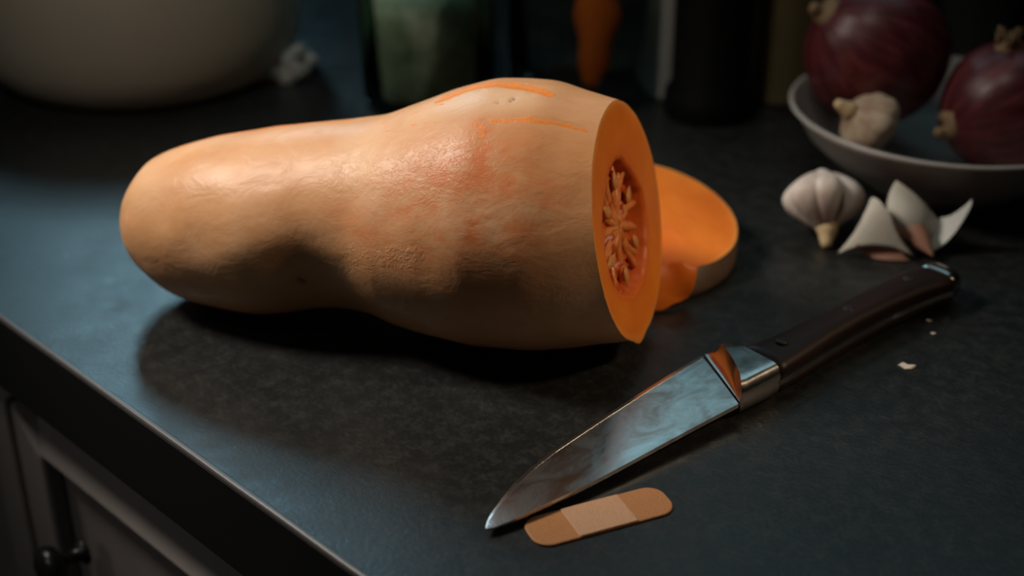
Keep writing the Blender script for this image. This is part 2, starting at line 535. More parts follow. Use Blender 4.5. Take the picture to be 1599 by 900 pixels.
# ------------------------------------------------------------------ butternut squash
A = R_(-13)
AX = Vector((math.cos(A), math.sin(A), 0)); NN = Vector((-AX.y, AX.x, 0)); P0 = Vector((0, .7005, 0))
SK = [x - .2300 for x in (0.0, .002, .008, .018, .034, .06, .095, .125, .15, .172, .198, .222, .245, .266, .29, .315, .345)]
RK = [.001, .012, .024, .034, .0428, .05, .0538, .0536, .0551, .0609, .0682, .0726, .073, .0697, .0643, .0616, .047]
ZK = [x - .0013 for x in (.0495, .0495, .0495, .0508, .0501, .0522, .0562, .0618, .0655, .0678, .0714, .0739, .0747, .074, .0746, .0788, .079)]
CB = A + R_(-4.7); CT = .214
CN = Vector((math.cos(CB) * math.cos(CT), math.sin(CB) * math.cos(CT), math.sin(CT)))
CP = P0 + AX * .0648 + UP * pchip(SK, ZK, .0648)
CE1 = UP.cross(CN).normalized(); CE2 = CN.cross(CE1)

def gauss(x, s): return math.exp(-.5 * (x / s) ** 2)
def sq_disp(s, ph):
    d = 0.0
    deg = math.degrees(ph) % 360
    d -= .0060 * gauss(s + .098, .016) * gauss(deg - 203, 24)
    d += .0016 * gauss(s + .135, .022) * gauss(deg - 205, 22)
    d += .0012 * gauss(s + .062, .016) * gauss(deg - 160, 30)
    q = Vector((s * 16, math.cos(ph) * 1.1, math.sin(ph) * 1.1))
    d += .0011 * mnoise.noise(q + Vector((3, 1, 7)))
    d += .00045 * mnoise.noise(q * 3.1 + Vector((9, 4, 2)))
    return d
def sq_point(s, ph):
    r = pchip(SK, RK, s) ; z = pchip(SK, ZK, s)
    r += sq_disp(s, ph) * min(1, max(0, (s + .230) / .02))
    return P0 + AX * s + NN * (r * math.cos(ph)) + UP * (z + r * math.sin(ph))

def seg_mask(s, deg, pts, wid, soft=1.0):
    """how near a surface point lies to a polyline of (s, degrees); wid in metres, degrees counted at 65 mm radius"""
    x, y = s, R_(deg) * .065
    best = 1e9
    for (s0, d0), (s1, d1) in zip(pts[:-1], pts[1:]):
        ax_, ay, bx, by = s0, R_(d0) * .065, s1, R_(d1) * .065
        dx, dy = bx - ax_, by - ay
        t = max(0, min(1, ((x - ax_) * dx + (y - ay) * dy) / (dx * dx + dy * dy + 1e-12)))
        best = min(best, math.hypot(x - ax_ - t * dx, y - ay - t * dy))
    return math.exp(-(best / wid) ** 2)

def build_squash():
    root = empty('butternut_squash', P0)
    tag(root, 'large peach-skinned butternut squash with its right end cut off, lying on the counter', 'squash')
    inv = -P0
    NP = 224
    # cut position along every generator
    phs = [2 * math.pi * j / NP for j in range(NP)]
    scut = []
    for ph in phs:
        lo, hi = .0, .112
        for _ in range(30):
            mid_ = (lo + hi) / 2
            if (sq_point(mid_, ph) - CP).dot(CN) > 0: hi = mid_
            else: lo = mid_
        scut.append(lo)
    us = [(i / 22) ** 2 * .03 for i in range(22)] + [.03 + i / 220 * .97 for i in range(221)]
    V, Fc, S_, D_ = [], [], [], []
    smin = -.2299
    for u in us:
        for j, ph in enumerate(phs):
            s = smin + (scut[j] - smin) * u
            V.append(sq_point(s, ph)); S_.append(s); D_.append(math.degrees(ph))
    n = len(us)
    for i in range(n - 1):
        for j in range(NP):
            a, b = i * NP + j, i * NP + (j + 1) % NP
            Fc.append((a, b, b + NP, a + NP))
    Fc.append(tuple(range(NP)))
    scar, blush, pale, nick, crackle = [], [], [], [], []
    gouge = [(-.0370, 93), (-.0260, 88), (-.0087, 87), (.0063, 90), (.0205, 94.5)]
    line = [(-.0027, 115.5), (.0168, 114), (.0325, 112.5), (.0443, 112.2)]
    peel = [(-.1985, 80), (-.1735, 78), (-.1331, 76), (-.095, 78)]
    for k, (s, d) in enumerate(zip(S_, D_)):
        g = seg_mask(s, d, gouge, .0052 - .0018 * max(0, min(1, (s + .0) / .02))) * .90
        g = max(g, seg_mask(s, d, line, .0010 + .0010 * max(0, 1 - abs(s - .012) / .03)) * .80)
        g = max(g, seg_mask(s, d, [(-.0105, 116), (-.007, 119), (-.0065, 124)], .0050) * .48)
        g = max(g, seg_mask(s, d, peel, .0042) * .78)
        g = max(g, seg_mask(s, d, [(-.0649, 107.3), (-.0499, 108.8), (-.0342, 112.5)], .0009) * .55)
        g = max(g, seg_mask(s, d, [(-.0529, 98.3), (-.0424, 97.5), (-.0349, 100), (-.03, 97)], .0012) * .50)
        scar.append(g)
        b = 1.25 * seg_mask(s, d, [(-.0079, 119), (-.0034, 131), (-.0019, 147), (-.0034, 165)], .0075)
        b = max(b, .95 * seg_mask(s, d, [(-.046, 146), (-.021, 140), (.010, 140), (.020, 150)], .022))
        b = max(b, .60 * seg_mask(s, d, [(-.069, 158), (-.05, 168), (.016, 171)], .020))
        blush.append(b)
        pale.append(.55 * seg_mask(s, d, [(-.040, 100), (-.012, 100), (.006, 100)], .0120) + .35 * seg_mask(s, d, [(-.075, 120), (-.06, 140)], .018)
                    + .3 * seg_mask(s, d, [(-.21, 110), (-.20, 140)], .014))  # paler skin by the gouge; highlights painted on shoulder and neck end
        nick.append(min(1, 1.0 * seg_mask(s, d, [(-.1070, 199), (-.1050, 203)], .0011) + .9 * seg_mask(s, d, [(.0030, 102.5), (.0048, 100.8)], .0007)
                        + .7 * seg_mask(s, d, [(-.004, 104), (-.003, 104)], .0007)))
        crackle.append(min(1, seg_mask(s, d, [(-.070, 178), (-.0566, 178), (-.0379, 174)], .007) + .55 * seg_mask(s, d, [(-.075, 130), (-.02, 135)], .022)))
    # the gouge and the peeled line are shallow hollows with a torn edge
    for k in range(len(V)):
        c = P0 + AX * S_[k] + UP * pchip(SK, ZK, max(SK[0], S_[k]))
        nrm = (V[k] - c).normalized()
        sc_ = max(0, scar[k] - .45)
        ring = max(0, .30 - abs(scar[k] - .30)) if D_[k] < 100 and S_[k] > -.05 else 0
        V[k] = V[k] - nrm * (.0014 * sc_ - .0018 * ring * (.5 + mnoise.noise(V[k] * 260)) + .0012 * nick[k])
    rind = mesh_obj('rind', [v + inv for v in V], Fc, M_skin, root)
    for nm, dat in (('scar', scar), ('blush', blush), ('pale', pale), ('nick', nick), ('crackle', crackle)):
        at_ = rind.data.attributes.new(nm, 'FLOAT', 'POINT'); at_.data.foreach_set('value', dat)
    rind['label'] = 'smooth peach skin with orange scrapes'
    # cut face: flesh ring, cavity wall
    outer = V[(n - 1) * NP:]
    cav = [(.000, .0384), (-.0170, .0385), (-.0315, .0318), (-.0430, .0240), (-.0478, .0143), (-.0500, .0020), (-.0470, -.0115), (-.0370, -.0240), (-.0221, -.0319), (-.0080, -.0350),
           (.0065, -.0338), (.0175, -.0280), (.025, -.0192), (.0300, -.0100), (.0319, .001), (.0270, .0140), (.0181, .0238), (.0100, .0325)]
    cc = Vector((-.0075, .0025))
    pol = sorted((math.atan2(y - cc.y, x - cc.x), math.hypot(x - cc.x, y - cc.y)) for x, y in cav)
    pa = [p[0] - 2 * math.pi for p in pol] + [p[0] for p in pol] + [p[0] + 2 * math.pi for p in pol]
    pr = [p[1] for p in pol] * 3
    def cav_r(t): return pchip(pa, pr, t) * (1 + .035 * mnoise.noise(Vector((math.cos(t) * 6, math.sin(t) * 6, 2))))
    def plane(x, y, d=0.0): return CP + CE1 * x + CE2 * y + CN * d
    rings = []
    N2 = NP
    ang = []
    for p in outer:
        q = p - CP; ang.append(math.atan2(q.dot(CE2) - cc.y, q.dot(CE1) - cc.x))
    def out_xy(j):
        q = outer[j] - CP
        return q.dot(CE1), q.dot(CE2)
    FVs, rim, inner = [], [], []
    levels = [(0, 0), (.03, .0), (.08, 0), (.2, 0), (.4, 0), (.6, 0), (.8, 0), (.93, 0), (1.0, 0)]
    for li, (t, _) in enumerate(levels):
        for j in range(NP):
            x, y = out_xy(j); th = ang[j]
            # ragged rind lip, with a torn tab at the very bottom
            tab = gauss((math.degrees(th) + 101), 7) * .0030 if t < .05 else gauss((math.degrees(th) + 101), 7) * .0016 * (1 - t)
            rag = (.0005 * mnoise.noise(Vector((math.cos(th) * 22, math.sin(th) * 22, 5)))) if t < .1 else 0
            cr = cav_r(th)
            cx, cy = cc.x + cr * math.cos(th), cc.y + cr * math.sin(th)
            L = math.hypot(x - cc.x, y - cc.y)
            ox, oy = x + (tab + rag) * math.cos(th), y + (tab + rag) * math.sin(th)
            px, py = ox + (cx - ox) * t, oy + (cy - oy) * t
            wob = .0007 * mnoise.noise(Vector((px * 40, py * 40, 1))) * math.sin(math.pi * t)
            FVs.append(plane(px, py, .0002 + wob + (-.0006 if t == 0 else 0)))
            rim.append(1.0 if t <= .03 else (.4 if t <= .08 else 0)); inner.append(max(0, (t - .75) / .25))
    for t, dep in ((.97, -.002), (.93, -.006), (.88, -.011)):
        for j in range(NP):
            th = ang[j]; cr = cav_r(th) * t
            FVs.append(plane(cc.x + cr * math.cos(th), cc.y + cr * math.sin(th), dep)); rim.append(0); inner.append(1.0)
    nl = len(levels) + 3
    Fc = []
    for i in range(nl - 1):
        for j in range(NP):
            a, b = i * NP + j, i * NP + (j + 1) % NP
            Fc.append((a, b, b + NP, a + NP))
    flesh = mesh_obj('flesh', [v + inv for v in FVs], Fc, M_flesh, root)
    for nm, dat in (('rim', rim), ('inner', inner)):
        at_ = flesh.data.attributes.new(nm, 'FLOAT', 'POINT'); at_.data.foreach_set('value', dat)
    flesh['label'] = 'flat orange cut face'
    # stringy pulp in the seed cavity
    PV, Fc = [], []
    NR, NA = 26, 120
    for i in range(NR):
        t = (i + .02) / (NR - 1)
        for j in range(NA):
            th = 2 * math.pi * j / NA
            rr = cav_r(th if th < math.pi else th - 2 * math.pi) * .93 * t
            x, y = cc.x + rr * math.cos(th), cc.y + rr * math.sin(th)
            dep = -.0075 + .0045 * mnoise.noise(Vector((x * 120, y * 120, 4))) + .0030 * (1 - t) ** 2 + .0022 * mnoise.noise(Vector((x * 300, y * 300, 8)))
            PV.append(plane(x, y, dep))
    for i in range(NR - 1):
        for j in range(NA):
            a, b = i * NA + j, i * NA + (j + 1) % NA
            Fc.append((a, b, b + NA, a + NA))
    Fc.append(tuple(range(NA)))
    pulp = mesh_obj('pulp', [v + inv for v in PV], Fc, M_pulp, root)
    pulp['label'] = 'wet dark orange pulp'
    rnd = random.Random(5)
    nf = 17
    for q in range(nf):
        th = -math.pi + 2 * math.pi * (q + .5 * rnd.random()) / nf
        L = cav_r(th) * rnd.uniform(.80, .97)
        pts, rad = [], []
        bend = rnd.uniform(-.16, .16)
        for i in range(10):
            t = i / 9
            r_ = .0015 + (L - .0015) * t
            a_ = th + bend * math.sin(t * 3.0)
            pts.append(plane(cc.x + r_ * math.cos(a_), cc.y + r_ * math.sin(a_), -.0042 - .0022 * math.sin(t * math.pi) + .0009 * mnoise.noise(Vector((t * 5, q * 3.7, 0)))) + inv)
            rad.append((.0012 + .0016 * math.sin(math.pi * min(1, t * .9)) * rnd.uniform(.8, 1.1)) * (1 if t < .9 else .6) * rnd.uniform(.9, 1.1))
        v_, f_ = tube(pts, rad, 8, .75, CN)
        fb = mesh_obj('fiber', v_, f_, M_fiber, pulp)
    for q in range(6):
        th = -math.pi + 2 * math.pi * (q + .3) / 6
        r_ = cav_r(th) * rnd.uniform(.60, .78)
        c_ = plane(cc.x + r_ * math.cos(th), cc.y + r_ * math.sin(th), -.0035) + inv
        dr = (CE1 * math.cos(th + rnd.uniform(-.4, .4)) + CE2 * math.sin(th + rnd.uniform(-.4, .4))).normalized()
        pts = [c_ + dr * ((i / 7 - .5) * .011) for i in range(8)]
        rad = [.0032 * math.sin(math.pi * (.06 + .88 * (i / 7) ** .8)) + .0002 for i in range(8)]
        v_, f_ = tube(pts, rad, 10, .45, CN)
        sd = mesh_obj('seed', v_, f_, M_seed, pulp)
    return root
build_squash()

# ------------------------------------------------------------------ the cut-off end piece behind it
def build_end():
    c0 = Vector((.0854, .7962, .0300)); nrm = Vector((.1828, -.171, .9682)).normalized()
    root = empty('squash_end_piece', (c0.x, c0.y, 0))
    tag(root, 'small cut-off end of the squash lying cut side up behind the cut face', 'squash piece')
    inv = -Vector((c0.x, c0.y, 0))
    e1 = Vector((1, 0, 0)); e1 = (e1 - nrm * e1.dot(nrm)).normalized(); e2 = nrm.cross(e1)
    R0 = .0552
    NPh = 120
    # direction towards the viewer, where a lump has broken away
    def front(th): return gauss(((math.degrees(th) + 95 + 180) % 360) - 180, 24)
    prof = [(1.0, 0), (1.012, -.0018), (1.035, -.006), (1.045, -.011), (1.02, -.017), (.95, -.0225), (.82, -.027), (.62, -.0305), (.38, -.0325), (.12, -.0335)]
    V, Fc = [], []
    for r, d in prof:
        for j in range(NPh):
            th = 2 * math.pi * j / NPh
            w = 1 + .012 * mnoise.noise(Vector((math.cos(th) * 2, math.sin(th) * 2, d * 60)))
            rr = R0 * r * w
            p = c0 + (e1 * math.cos(th) + e2 * math.sin(th)) * rr + nrm * d + Vector((-.002, -.015, 0)) * min(1, -d / .022)
            p.z = max(p.z, .0006)
            V.append(p + inv)
    for i in range(len(prof) - 1):
        for j in range(NPh):
            a, b = i * NPh + j, i * NPh + (j + 1) % NPh
            Fc.append((a, b, b + NPh, a + NPh))
    Fc.append(tuple(range((len(prof) - 1) * NPh, len(prof) * NPh)))
    rind = mesh_obj('rind', V, Fc, M_endskin_shaded, root); rind['label'] = 'outer skin with shade darkened into its colour'
    FVs, rim, inner, Fc = [], [], [], []
    lv = [1.0, .975, .94, .85, .7, .55, .42, .36, .28, .18, .08, .01]
    for t in lv:
        for j in range(NPh):
            th = 2 * math.pi * j / NPh
            w = 1 + .012 * mnoise.noise(Vector((math.cos(th) * 2, math.sin(th) * 2, 0)))
            x, y = math.cos(th) * R0 * t * w, math.sin(th) * R0 * t * w
            hol = .008 * gauss(math.hypot(x - .000, y + .034), .010)
            p = c0 + e1 * x + e2 * y + nrm * (.0006 * mnoise.noise(Vector((x * 60, y * 60, 3))) * (1 if t < .95 else 0)
                                              - hol - .010 * front(th) * max(0, (t - .62) / .38) ** 1.3)
            FVs.append(p + inv); rim.append(1.0 if t > .99 else (.6 if t > .96 else 0)); inner.append(.7 * gauss(math.hypot(x - .000, y + .034), .012))
    for i in range(len(lv) - 1):
        for j in range(NPh):
            a, b = i * NPh + j, i * NPh + (j + 1) % NPh
            Fc.append((a, b, b + NPh, a + NPh))
    Fc.append(tuple(range((len(lv) - 1) * NPh, len(lv) * NPh)))
    fl_ = mesh_obj('flesh', FVs, Fc, M_flesh, root)
    for nm, dat in (('rim', rim), ('inner', inner)):
        at_ = fl_.data.attributes.new(nm, 'FLOAT', 'POINT'); at_.data.foreach_set('value', dat)
    fl_['label'] = 'bright orange cut face'
    # torn flesh where a lump has broken off the near side
    tf = patch('torn_flesh', [[(1018, 406, .0285), (1048, 409, .0275), (1070, 412, .0265), (1090, 410, .0265)],
                              [(1018, 440, .021), (1046, 436, .016), (1066, 444, .021), (1088, 438, .018)],
                              [(1017, 472, .008), (1042, 468, .010), (1062, 462, .004), (1080, 458, .009)],
                              [(1016, 488, .0015), (1040, 486, .001), (1058, 481, .001), (1074, 468, .003)]], M_flesh, root, 18, .0015, .0030)
    at_ = tf.data.attributes.new('inner', 'FLOAT', 'POINT'); at_.data.foreach_set('value', [.55] * len(tf.data.vertices))  # even darker tint paints in the shade of this turned-away facet
    tf['label'] = 'ragged orange flesh with shade tinted in'
build_end()

# ------------------------------------------------------------------ knife
def build_knife():
    tip = Vector((-.0114, .5143, .002)); rot = R_(39.2)
    root = empty('kitchen_knife', (tip.x, tip.y, 0), rot)
    tag(root, 'kitchen knife with stained steel blade and dark wooden handle lying flat', 'knife')
    # blade outline in its own frame: x from tip to heel, +y the curved cutting edge
    edge = [(0, .0004), (.0030, .0034), (.0085, .0072), (.0186, .0122), (.0300, .0172), (.0443, .0213), (.060, .0243), (.0769, .0264), (.100, .0291), (.1256, .0317), (.150, .0339), (.1745, .0357)]
    spine = [(0, -.0004), (.0030, -.0016), (.0085, -.0026), (.0186, -.0038), (.0300, -.0047), (.0443, -.0057), (.060, -.0063), (.0769, -.0067), (.095, -.0068), (.118, -.0070), (.137, -.0073), (.156, -.0078)]
    def zc(x, y=0.0): return .0034 + .0076 * min(1, x / .165) + (y - .010) * .040 * min(1, x / .05)
    V, Fc, Vb, Fb = [], [], [], []
    NY = 8
    for side in (1, -1):
        base = len(V)
        for (ex, ey), (sx, sy) in zip(edge, spine):
            for j in range(NY + 1):
                t = j / NY            # 0 spine .. 1 edge
                x = sx + (ex - sx) * t; y = sy + (ey - sy) * t
                th = .0011 * (1 - t) ** .8 * min(1, .35 + x / .06) + .00008
                V.append((x, y, zc(x, y) + side * th))
        for i in range(len(edge) - 1):
            for j in range(NY):
                a = base + i * (NY + 1) + j
                Fc.append((a, a + 1, a + NY + 2, a + NY + 1))
    h = len(V) // 2
    for i in range(len(edge) - 1):     # spine side closes the two faces
        a = i * (NY + 1); b = a + NY + 1
        Fc.append((a, b, b + h, a + h))
        a += NY; b += NY
        Fc.append((a, b, b + h, a + h))
    a = (len(edge) - 1) * (NY + 1)
    for j in range(NY): Fc.append((a + j, a + j + 1, a + j + 1 + h, a + j + h))
    o = mesh_obj('blade', V, Fc, M_blade, root, smooth=False); o['label'] = 'stained steel blade'
    # ground bevel along the cutting edge
    for i, (ex, ey) in enumerate(edge):
        nx, ny = (edge[min(i + 1, 11)][1] - edge[max(i - 1, 0)][1]), -(edge[min(i + 1, 11)][0] - edge[max(i - 1, 0)][0])
        l = math.hypot(nx, ny); nx, ny = nx / l, ny / l
        w = .0017 * min(1, .3 + ex / .02)
        z = zc(ex, ey)
        for (k, dz) in ((0, .00012), (w, .00042), (w, -.0004), (0, -.00012)):
            Vb.append((ex + nx * k - (.0002 if k == 0 else 0), ey + ny * k + (.0003 if k == 0 else 0), z + dz))
    for i in range(len(edge) - 1):
        for j in range(4):
            a, b = i * 4 + j, i * 4 + (j + 1) % 4
            Fb.append((a, b, b + 4, a + 4))
    Fb += [(0, 1, 2, 3), tuple(range(44, 48))]
    mesh_obj('edge_bevel', Vb, Fb, M_bevel, root, smooth=False)
    # bolster: a hollow-ground throat rising to a curved ridge, then a flat collar
    V, Fc = [], []
    NYb = 20
    def rx(w): return pchip([0, .25, .6, 1], [.1578, .1664, .1752, .1822], w)
    ts = [0, .1, .2, .3, .4, .5, .6, .7, .8, .9, .97, 1.0, 1.12, 1.3, 1.6, 2.0]
    for side in (1, -1):
        base = len(V)
        for t in ts:
            for j in range(NYb + 1):
                w = j / NYb
                xb, xr, xe = .1567 + .0197 * w, rx(w), .1878
                yb, yr, ye = -.0078 + .0436 * w, -.0077 + .0400 * w, -.0072 + .0330 * w
                if t <= 1:
                    x, y = xb + (xr - xb) * t, yb + (yr - yb) * t
                    th = .0013 + .0087 * t ** 2.4
                else:
                    x, y = xr + (xe - xr) * (t - 1), yr + (ye - yr) * (t - 1)
                    th = .0100 + .0001 * (t - 1)
                rnd_ = max(.32, (1 - abs(2 * w - 1) ** 9) ** .5) if 0 < w < 1 else .32
                th = .0013 + (th - .0013) * rnd_
                V.append((x, y, max(.0110 + side * th, .0008)))
        for i in range(len(ts) - 1):
            for j in range(NYb):
                a = base + i * (NYb + 1) + j
                Fc.append((a, a + 1, a + NYb + 2, a + NYb + 1))
    h = len(V) // 2
    for i in range(len(ts) - 1):
        for a in (i * (NYb + 1), i * (NYb + 1) + NYb):
            b = a + NYb + 1
            Fc.append((a, b, b + h, a + h))
    for a in (0, (len(ts) - 1) * (NYb + 1)):
        for j in range(NYb): Fc.append((a + j, a + j + 1, a + j + 1 + h, a + j + h))
    o = mesh_obj('bolster', V, Fc, M_bolster, root); o['label'] = 'polished steel bolster'
    o.data.shade_smooth()
    esm = o.modifiers.new('edges', 'EDGE_SPLIT'); esm.split_angle = R_(32)
    # handle: two scales either side of the tang
    hx = [.1876, .195, .212, .235, .262, .290, .315, .332, .340, .3425]
    y0 = [-.0070, -.0066, -.0052, -.0030, -.0012, -.0006, -.0014, -.0032, -.0045, -.0040]
    y1 = [.0225, .0222, .0200, .0190, .0200, .0222, .0240, .0236, .0222, .0205]
    hz = [.0100, .0102, .0106, .0112, .0114, .0112, .0106, .0100, .0094, .0088]
    def scale_mesh(side):
        V, Fc = [], []
        K = 14
        for x, a, b, hh in zip(hx, y0, y1, hz):
            for j in range(K + 1):
                w = j / K
                th = math.pi * w
                cy = (a + b) / 2; ry = (b - a) / 2
                cx_ = math.cos(th); sx_ = math.sin(th)
                y = cy - ry * math.copysign(abs(cx_) ** .75, cx_)
                z = .0108 + side * (.0018 + (hh - .0018) * sx_ ** .62)
                V.append((x, y, max(z, .0004)))
        n = K + 1
        for i in range(len(hx) - 1):
            for j in range(K):
                a = i * n + j; Fc.append((a, a + 1, a + n + 1, a + n))
            Fc.append((i * n, i * n + K, i * n + n + K, i * n + n))
        Fc += [tuple(range(n)), tuple(range((len(hx) - 1) * n, len(hx) * n))]
        return V, Fc
    for sd in (1, -1):
        v_, f_ = scale_mesh(sd)
        o = mesh_obj('handle_scale', v_, f_, M_handle, root); o['label'] = 'dark wooden handle scale'
    V, Fc = [], []
    for x, a, b in zip(hx, y0, y1):
        for (yy, zz) in ((a - .0006, .0092), (b + .0004, .0092), (b + .0004, .0124), (a - .0006, .0124)): V.append((x, yy, zz))
    for i in range(len(hx) - 1):
        for j in range(4):
            a, b = i * 4 + j, i * 4 + (j + 1) % 4
            Fc.append((a, b, b + 4, a + 4))
    Fc += [(0, 1, 2, 3), tuple(range(36, 40))]
    mesh_obj('tang', V, Fc, M_bolster, root, smooth=False)['label'] = 'steel tang edge'
    # butt cap
    V, Fc = [], []
    cap = [(.3400, .0, 1.0), (.3450, .0, 1.03), (.3505, .0, .98), (.3535, .0, .80), (.3545, .0, .40)]
    for (x, _, k) in cap:
        for j in range(28):
            t = 2 * math.pi * j / 28
            c_, s_ = math.cos(t), math.sin(t)
            V.append((x, .0095 + .0125 * k * math.copysign(abs(c_) ** .7, c_), max(.0006, .0105 + .0094 * k * math.copysign(abs(s_) ** .7, s_))))
    for i in range(len(cap) - 1):
        for j in range(28):
            a, b = i * 28 + j, i * 28 + (j + 1) % 28
            Fc.append((a, b, b + 28, a + 28))
    Fc += [tuple(range(28)), tuple(range(28 * (len(cap) - 1), 28 * len(cap)))]
    mesh_obj('butt_cap', V, Fc, M_bolster, root)['label'] = 'steel cap'
    for x, y in ((.206, .0085), (.262, .0095), (.318, .0112)):
        r = lathe('rivet', [(.0033, 0), (.0033, .0008), (.0026, .0011), (.0004, .0012)], M_rivet, root, 20)
        r.location = (x, y, .0214 if x < .3 else .0208)
build_knife()

# ------------------------------------------------------------------ adhesive bandage
def build_bandage():
    c = Vector((.0402, .5278, 0)); rot = R_(23.2)
    root = empty('adhesive_bandage', c, rot)
    tag(root, 'tan adhesive bandage with paler centre pad lying beside the blade', 'bandage')
    L, W, r = .0355, .0112, .0085
    def outline(L, W, r, n=8):
        P = []
        for cx, cy, a0 in ((L - r, W - r, 0), (-L + r, W - r, 90), (-L + r, -W + r, 180), (L - r, -W + r, 270)):
            for i in range(n + 1):
                t = R_(a0 + 90 * i / n); P.append((cx + r * math.cos(t), cy + r * math.sin(t)))
        return P
    bm = bmesh.new()
    P = outline(L, W, r)
    lo = [bm.verts.new((x, y, .0003)) for x, y in P]
    hi = [bm.verts.new((x, y, .0009)) for x, y in P]
    inn = [bm.verts.new((x * .988, y * .965, .0012)) for x, y in P]
    n = len(P)
    bm.faces.new(lo)
    for i in range(n):
        j = (i + 1) % n
        bm.faces.new((lo[i], lo[j], hi[j], hi[i])); bm.faces.new((hi[i], hi[j], inn[j], inn[i]))
    bm.faces.new(inn)
    o = bm_obj('strip', bm, M_band, root); o['label'] = 'tan perforated strip'
    bm = bmesh.new(); add_box(bm, (-.0150, -W * .975, .0009), (.0145, W * .975, .00165))
    bevel(bm_obj('pad', bm, M_pad, root), .0004)['label'] = 'paler padded middle'
build_bandage()

# ------------------------------------------------------------------ garlic, peels and flakes
def clove_mesh(L=.040, R=.012, curve=.006, n=14, m=20, tip=.35):
    """a garlic clove along +Z, its rounded back towards +X"""
    V, Fc = [], []
    for i in range(m + 1):
        t = i / m
        r = R * (math.sin(math.pi * min(1, .04 + .96 * t) ** .72) ** .8 if 0 < t < 1 else .04)
        r = max(r, .0006)
        if t > .72: r = max(r, R * tip * (1.04 - t) / .3 * .8 + .0008)
        ox = curve * math.sin(math.pi * t)
        for j in range(n):
            a = 2 * math.pi * j / n
            x = math.cos(a); y = math.sin(a)
            x = x if x > 0 else x * .55
            V.append(Vector((ox + r * x, r * y * .95, t * L)))
    for i in range(m):
        for j in range(n):
            a, b = i * n + j, i * n + (j + 1) % n
            Fc.append((a, b, b + n, a + n))
    Fc += [tuple(range(n)), tuple(range(m * n, m * n + n))]
    return V, Fc

def garlic(name, loc, axis, size, label, skip_dir=None, mat=M_garlic, roll=0.0, n=8):
    root = empty(name, loc)
    tag(root, label, 'garlic', 'garlic bulbs')
    rot = frame_to(axis) @ Matrix.Rotation(roll, 3, 'Z')
    k = size / .052
    skip = -1
    if skip_dir:
        skip = max(range(n), key=lambda q: (rot @ (Matrix.Rotation(2 * math.pi * q / n, 3, 'Z') @ Vector((1, 0, 0)))).dot(skip_dir))
    for q in range(n):
        if q == skip: continue
        v_, f_ = clove_mesh(.041 * k, .0128 * k * (1 + .12 * math.sin(q * 2.3)), .0085 * k)
        a = 2 * math.pi * q / n
        mz = Matrix.Rotation(a, 3, 'Z')
        V = []
        for v in v_:
            p = Vector((v.x + .0060 * k * math.sin(math.pi * min(1, .15 + v.z / (.041 * k) * .8)), v.y, v.z - .021 * k))
            V.append(rot @ (mz @ p))
        mesh_obj('clove', V, f_, mat, root)
    # papery neck and root plate
    pts = [rot @ Vector((.0006 * k * math.sin(i), .0, k * (.014 + .0165 * i / 6))) for i in range(7)]
    v_, f_ = tube(pts, [k * x for x in (.0060, .0078, .0070, .0058, .0048, .0042, .0030)], 12)
    mesh_obj('neck', v_, f_, M_garlic_tip, root)['label'] = 'dry yellowish neck'
    pts = [rot @ Vector((0, 0, -k * (.017 + .0065 * i / 4))) for i in range(5)]
    v_, f_ = tube(pts, [k * x for x in (.0095, .0075, .0060, .0052, .0030)], 12)
    mesh_obj('root_plate', v_, f_, M_garlic_tip if mat != M_garlic else mat, root)
    return root

gc = at(1287, 318, .0225)
ax_g = at(1291, 384, .004) - at(1281, 268, .040)
garlic('garlic_bulb', gc, ax_g, .050, 'white garlic bulb standing on the counter in front of the bowl', skip_dir=Vector((.62, -.45, .62)), roll=R_(8))

pa_ = empty('garlic_peel', at(1365, 392, 0))
tag(pa_, 'curled pale garlic peel with brown hollow next to the whole garlic bulb', 'garlic peel', 'garlic peels on the counter')
patch('skin', [[(1352, 340, .024), (1360, 285, .040), (1368, 310, .038), (1392, 338, .028)],
               [(1322, 378, .010), (1350, 345, .024), (1380, 345, .026), (1402, 372, .014)],
               [(1308, 396, .002), (1340, 384, .010), (1385, 376, .013), (1428, 402, .003)]], M_peel, pa_)
patch('inner_skin', [[(1335, 386, .009), (1365, 360, .014), (1400, 385, .009)],
                     [(1345, 392, .004), (1375, 395, .004), (1412, 402, .003)],
                     [(1345, 398, .001), (1375, 410, .001), (1422, 407, .001)]], M_clove_brown, pa_)['label'] = 'brown inner side'
pb_ = empty('garlic_clove', at(1425, 380, 0))
tag(pb_, 'rounded garlic clove in pale skin between two curled peels', 'garlic clove')
patch('skin', [[(1388, 340, .020), (1378, 320, .030), (1392, 290, .036), (1400, 281, .038)],
               [(1412, 372, .010), (1405, 330, .034), (1425, 300, .036), (1425, 298, .036)],
               [(1440, 388, .004), (1450, 352, .026), (1458, 325, .026), (1452, 322, .026)],
               [(1448, 384, .003), (1462, 376, .008), (1468, 350, .014), (1466, 346, .016)]], M_peel, pb_)
v_, f_ = clove_mesh(.044, .0100, .003)
ca, cb_ = at(1390, 338, .014), at(1446, 390, .0065)
rt = frame_to(cb_ - ca) @ Matrix.Rotation(R_(90), 3, 'Z')
mesh_obj('flesh', [rt @ v + ca - Vector(pb_.location) for v in v_], f_, M_clove_brown, pb_)['label'] = 'brown-pink underside'
pc_ = empty('garlic_peel', at(1465, 395, 0))
tag(pc_, 'thin grey-white garlic peel rising to a sharp tip, nearest the knife butt', 'garlic peel', 'garlic peels on the counter')
patch('skin', [[(1468, 340, .018), (1485, 338, .020), (1500, 330, .026), (1518, 310, .034)],
               [(1452, 375, .008), (1480, 372, .010), (1505, 348, .020), (1517, 315, .033)],
               [(1430, 388, .002), (1448, 402, .001), (1480, 392, .004), (1516, 322, .031)]], M_peel_grey, pc_)

